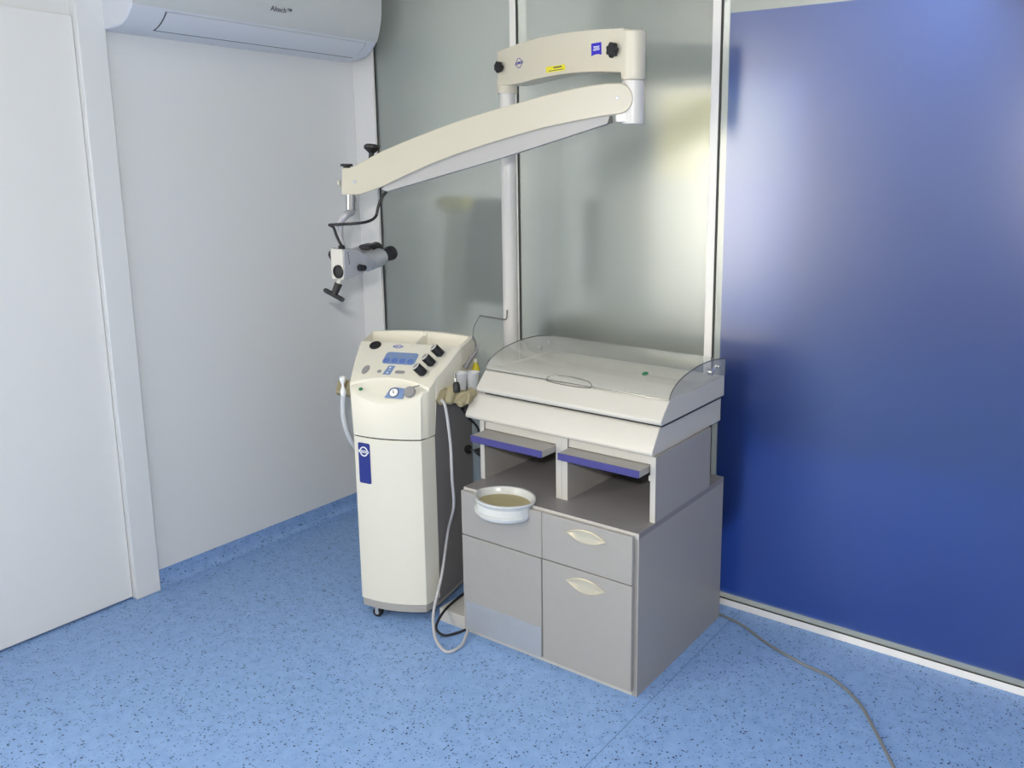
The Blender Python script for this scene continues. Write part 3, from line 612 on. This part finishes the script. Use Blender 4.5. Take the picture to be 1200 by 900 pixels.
# ------------------------------------------------------------------ microscope stand: pole, swivel arm, spring arm
ZS = 1.8412
P0 = V(-.8773, .5, 0); J0 = V(-.2308, .3201, 0)
ms = thing('microscope_stand', 'tall pole with two cream swivel arms reaching over the cabinet', 'stand', (P0.x, P0.y, .047))
pole = obj('pole', cyl((P0.x, P0.y, .047), (P0.x, P0.y, 1.90), .0285, n=40), 'pole', ms)
obj('pole_foot', lathe([(.050, 0), (.050, .012), (.034, .020), (.032, .05)], (P0.x, P0.y, .047), (0, 0, 1), 32), 'pole', ms)
e1 = (J0-P0).normalized(); n1 = V(e1.y, -e1.x, 0)                     # n1 looks into the room
def arm_plate(pix, p, e, n, off, thick, tmax=None):
    """outline measured in the vertical plane of the arm's front face, given the arm's own thickness"""
    o = V(p)+n*off; pts = [on_plane(x, y, o, n) for x, y in pix]
    if tmax: pts = [q-e*max(0, (q-V(p)).dot(e)-tmax) for q in pts]
    bm = bmesh.new(); return rings(bm, [pts, [q-n*thick for q in pts]])
upx = [(582.5, 60.5), (606, 51.5), (633, 43.5), (670, 37.2), (706, 34), (730, 33), (752, 33), (752, 92), (731, 93), (728.5, 90), (727, 84.5), (703, 83.8), (679, 84.8), (660, 86.6), (642.5, 89.5), (625, 93.2), (608, 97.8), (597, 99.5), (583.2, 99.5)]
HW1 = .037
ua = obj('swivel_arm', arm_plate(upx, P0, e1, n1, HW1, HW1*2, (J0-P0).length), 'stone', ms, bevel=.003, seg=2, label='beige curved upper arm')
obj('pole_sleeve', lathe([(.0355, 0), (.037, .003), (.037, .05)], (P0.x, P0.y, ZS), (0, 0, 1), 40), 'stone', ua)
ZT = on_plane(742, 33.2, J0+n1*HW1, n1).z - ZS
obj('end_barrel', lathe([(.034, 0), (.0365, .004), (.0372, .012), (.0372, ZT-.004), (.033, ZT)], (J0.x, J0.y, ZS), (0, 0, 1), 40), 'stone', ua)
def fp(x, y, off=0): return on_plane(x, y, P0+n1*(HW1+off), n1)
for x, y, r in ((588.3, 79, .0185), (721.8, 59, .0215)):
    obj('clamp_knob', lobed(fp(x, y)-n1*.002, n1, r, .026), 'black', ua, label='black lobed clamp knob')
# round maker's mark, blue square, yellow notice
def yaxis(x, y): return V(0, 0, 1)
eT = (fp(620, 68)-fp(596, 80)).normalized()
c0 = fp(608.2, 74, .0004)
rm = obj('ring_emblem', ringplate(.0150, .0170, c0, e1, (0, 0, 1), .0006), 'blue_logo', ua, smooth=False)
obj('lettering', text('ATMOS', .0130, c0+n1*.0004, e1*.97+V(0, 0, .10), V(0, 0, 1)-e1*.1, .0003, .050, .25, .0002), 'blue_logo', rm, smooth=False)
zq = [fp(693, 51.2, .0004), fp(704.6, 49.2, .0004), fp(704.9, 64.2, .0004), fp(702, 63.4, .0004), fp(698.8, 63.6, .0004), fp(695.5, 64.6, .0004), fp(693.2, 66.2, .0004)]
zl = obj('square_emblem', rings(bmesh.new(), [zq, [p+n1*.0006 for p in zq]]), 'zeiss', ua, smooth=False, label='blue square emblem with white lettering')
obj('lettering', text('ZEISS', .0185, fp(698.9, 56.8, .0011), e1, (0, 0, 1), .0003, .0300, .0, .0002), 'white_print', zl, smooth=False)
yl = [fp(640, 78.7, .0004), fp(662, 75.2, .0004), fp(662.4, 82, .0004), fp(640.4, 85.5, .0004)]
yn = obj('notice_label', rings(bmesh.new(), [yl, [p+n1*.0006 for p in yl]]), 'yellow', ua, smooth=False, label='yellow notice label')
q1 = [fp(648.5, 78.6, .0012), fp(658.5, 77, .0012), fp(658.6, 78.6, .0012), fp(648.6, 80.2, .0012)]
q2 = [fp(643, 83, .0012), fp(660, 80.3, .0012), fp(660.1, 81.2, .0012), fp(643.1, 83.9, .0012)]
b = rings(bmesh.new(), [q1, [p+n1*.0003 for p in q1]]); rings(b, [q2, [p+n1*.0003 for p in q2]])
obj('print_line', b, 'dark_print', yn, smooth=False)
# joint under the end barrel
E0 = CAM+ray(405, 212)*2.75
e2 = V(E0.x-J0.x, E0.y-J0.y, 0).normalized(); n2 = V(-e2.y, e2.x, 0)
if n2.dot(CAM-J0) < 0: n2 = -n2
jt = obj('joint_barrel', lathe([(.032, -.132), (.034, -.130), (.034, -.002)], (J0.x, J0.y, ZS), (0, 0, 1), 40), 'pole', ms)
HW2 = .036
yk = [(721.4, 108), (745, 106), (745, 143), (721.4, 143.4)]
obj('joint_yoke', arm_plate(yk, J0, e2, n2, HW2-.009, (HW2-.009)*2), 'pole', jt, bevel=.004)
# spring arm cover (two curved cheeks) over a pale straight channel
cx, cy, cr_ = 723.2, 115.2, 18.6
end = [(cx+cr_*math.cos(math.radians(a)), cy-cr_*math.sin(math.radians(a))) for a in range(-85, 76, 10)]
top_ = [(710, 97.6), (690, 100.2), (670, 104), (636, 112), (603, 121.7), (570, 131), (536.7, 141.7), (511, 151), (486.7, 160.7), (465, 169.5), (445, 178.3), (428, 187.5), (413.3, 195.5), (408, 197), (400.5, 197.2)]
bot_ = [(400.2, 228.3), (420.5, 228.3), (435, 223.8), (450, 218), (476, 205.5), (503.3, 193.2), (536, 180.5), (570, 169.3), (603, 159.3), (636.7, 150), (670, 142.8), (703.3, 136.6)]
lpx = end+top_+bot_
sa = obj('spring_arm', arm_plate(lpx, J0, e2, n2, HW2, .010), 'cream2', ms, bevel=.003, label='cream curved spring arm cover')
obj('far_cheek', arm_plate(lpx, J0, e2, n2, -HW2+.010, .010), 'cream2', sa, bevel=.003)
tp = end[len(end)//2:]+top_
strip = rings(bmesh.new(), [[on_plane(x, y+.6, J0+n2*HW2, n2)+d_ for d_ in (-n2*.004, -n2*(HW2*2-.004), -n2*(HW2*2-.004)-V(0, 0, .004), -n2*.004-V(0, 0, .004))] for x, y in tp])
obj('top_strip', strip, 'cream2', sa)
und = [(446.5, 221.5), (453.5, 224.6), (518, 205.7), (583, 186.7), (647, 166.3), (711.7, 145.2), (715, 136), (700, 132), (560, 165), (470, 202)]
obj('channel', arm_plate(und, J0, e2, n2, HW2-.012, (HW2-.012)*2), 'underside', sa, bevel=.002, label='pale grey straight channel under the arm')
b = arm_plate([(712.5, 137), (717.5, 136), (718, 143), (712.5, 144.6)], J0, e2, n2, HW2-.016, .03)
obj('stop_block', b, 'black', sa, label='black stop block')
b = arm_plate([(400.3, 197.6), (412.5, 197.2), (413, 227.8), (400.3, 227.8)], J0, e2, n2, HW2-.002, HW2*2-.004)
obj('end_block', b, 'cream2', sa, bevel=.004)
def ap_(x, y, off=HW2): return on_plane(x, y, J0+n2*off, n2)
obj('end_button', cyl(ap_(399, 215, 0)-e2*-.0, ap_(396, 215, 0), .010), 'white', sa, bevel=.002)
for x, y in ((723.5, 114.5), (415.3, 213)): obj('pivot_screw', lathe([(.0062, 0), (.0062, .0018), (.004, .0022)], ap_(x, y), n2, 16), 'steel', sa)
obj('friction_knob', lobed(ap_(406.5, 196.8, 0), (0, 0, 1), .019, .013, 9, .06), 'black', sa, label='flat black friction knob')
kb = ap_(435, 184, 0); kt = (CU*.97+CR*.06).normalized()
mk = lathe([(.008, -.006), (.008, .012), (.014, .017), (.0245, .026), (.0255, .032), (.021, .038), (.004, .041)], kb, kt, 28)
obj('balance_knob', mk, 'black', sa, label='black mushroom-shaped balance knob')

# ------------------------------------------------------------------ examination microscope hanging from the arm
SC = 2.75/FPX
A0 = CAM+ray(405, 300)*2.75
th = math.radians(58); FH = V(CF.x, CF.y, 0).normalized(); RH = V(CR.x, CR.y, 0).normalized()
AX = (RH*math.cos(th)+FH*math.sin(th)); NX = (RH*math.sin(th)-FH*math.cos(th)); ZX = V(0, 0, 1)
def mp_(a, n, z): return A0+AX*a+NX*n+ZX*z
mic = thing('examination_microscope', 'small silver binocular microscope hanging from the end of the spring arm', 'microscope', A0)
bd = [(-.033, .025), (.001, .0245), (.022, .021), (.043, .0125), (.061, .002), (.0715, -.012), (.0745, -.028), (.069, -.045), (.055, -.055), (.032, -.062), (.003, -.069), (-.017, -.071), (-.033, -.070)]
NH = .027
body = obj('body', rings(bmesh.new(), [[mp_(a, NH, z) for a, z in bd], [mp_(a, -NH, z) for a, z in bd]]), 'silver', mic, bevel=.006, seg=3)
fpz = rrect(-NH, NH, -.0715, .0255, .004)
obj('face_plate', rings(bmesh.new(), [[mp_(-.033, n, z) for n, z in fpz], [mp_(-.037, n, z) for n, z in fpz]]), 'white', mic, bevel=.001, label='white front face plate')
obj('objective', lathe([(.0215, 0), (.0215, .004), (.0190, .007), (.0165, .006), (.0160, .003)], mp_(-.037, .006, -.0465), -AX, 28), 'black', mic, label='black round objective')
obj('zoom_knob', lathe([(.022, 0), (.022, .012), (.012, .028), (.007, .030)], mp_(-.012, -NH, .003), -NX, 8), 'black', mic)
sk = lathe([(.0085, 0), (.0110, .002), (.0110, .012), (.009, .015)], mp_(.030, NH, -.0385), NX, 20); lathe([(.0092, 0), (.0092, .012)], mp_(.044, NH-.002, -.040), NX, 18, sk)
obj('focus_knob', sk, 'black', mic)
for k_ in range(5): obj('print_mark', plate([(-.002, -.0028), (.002, -.0028), (.002, .0028), (-.002, .0028)], mp_(-.014+.0012*k_, NH+.0002, .012-.0085*k_), AX, ZX, -.0004), 'dark_print', body, smooth=False)
tx = (AX+ZX*.20).normalized()
for n, dz in ((.024, 0), (-.042, .010)):
    tb = obj('binocular_tube', lathe([(.030, 0), (.030, .010), (.0265, .011), (.0265, .015), (.030, .016), (.030, .068), (.025, .078)], mp_(.060, n, -.026+dz), tx, 32), 'steel', mic)
    obj('eyepiece', lathe([(.021, .076), (.0225, .082), (.0215, .096), (.0240, .104), (.0245, .120), (.0215, .127), (.014, .127), (.011, .122)], mp_(.060, n, -.026+dz), tx, 28), 'black', mic, label='black rubber eyepiece')
obj('eyepiece_bridge', rings(bmesh.new(), [[mp_(a, n, z) for a, z in ((.085, .012), (.130, .020), (.130, .032), (.090, .027))] for n in (.014, -.036)]), 'black', mic, bevel=.004)
hs = mp_(-.020, -.004, -.068); hd_ = (CU*-.9-CR*.36).normalized(); hb_ = (CR*.88-CU*.48).normalized()
obj('handle_stem', cyl(hs, hs+hd_*.024, .0085), 'white', mic)
tb = cyl(hs+hd_*.020, hs+hd_*.060, .0125, .0105)
tube([hs+hd_*.060+hb_*(-.036+.0072*i) for i in range(11)], lambda t: .0078 if .08 < t < .92 else .0060, 12, False, bm=tb)
obj('t_handle', tb, 'black', mic, label='black T-shaped grip')
def mpx(x, y, d=0): return A0+(RH*((x-405)*SC))+V(0, 0, -(y-300)*SC)*1.0-FH*d
obj('hanger_spigot', cyl(ap_(411.5, 228, 0), ap_(411.5, 246, 0), .0175, n=28), 'chrome', mic)
q0 = ap_(411.5, 244, 0)
obj('hanger_arm', tube([q0, q0+V(0, 0, -.012), mpx(408, 252, -.005), mpx(402, 259), mpx(400, 268), mpx(400, 280), mp_(-.010, 0, .022)], lambda t: .0135-.004*t, 14), 'silver', mic)
obj('cable_boot', cyl(mp_(-.020, .006, .020), mp_(-.020, .006, .036), .012, .009), 'rubber', mic, bevel=.002)
cbp = [ap_(453, 224.5, 0), ap_(447, 232, 0), ap_(443, 243, .005), ap_(440, 254, .01), mpx(434, 259.5, .02), mpx(420, 261.2, .045), mpx(404, 262, .05), mpx(392, 263, .03), mpx(390.5, 264.5, .01), mpx(395, 266.5, .02), mpx(398, 276, .02), mp_(-.020, .006, .034)]
setp(obj('microscope_cable', tube(cbp, .0046, 10), 'black'), 'black cable looping from the arm to the microscope', 'cable')

# ------------------------------------------------------------------ cable on the floor
fl = [(-.06, .590), (-.0039, .5825), (.0963, .5581), (.2177, .4944), (.3547, .4462), (.4613, .421), (.5641, .3473), (.633, .258), (.7239, .124), (.80, .0), (.84, -.12)]
setp(obj('power_cable', tube([(x, y, .0048) for x, y in fl], .0048, 10), 'cable'), 'grey power cable snaking over the floor right of the cabinet', 'cable')
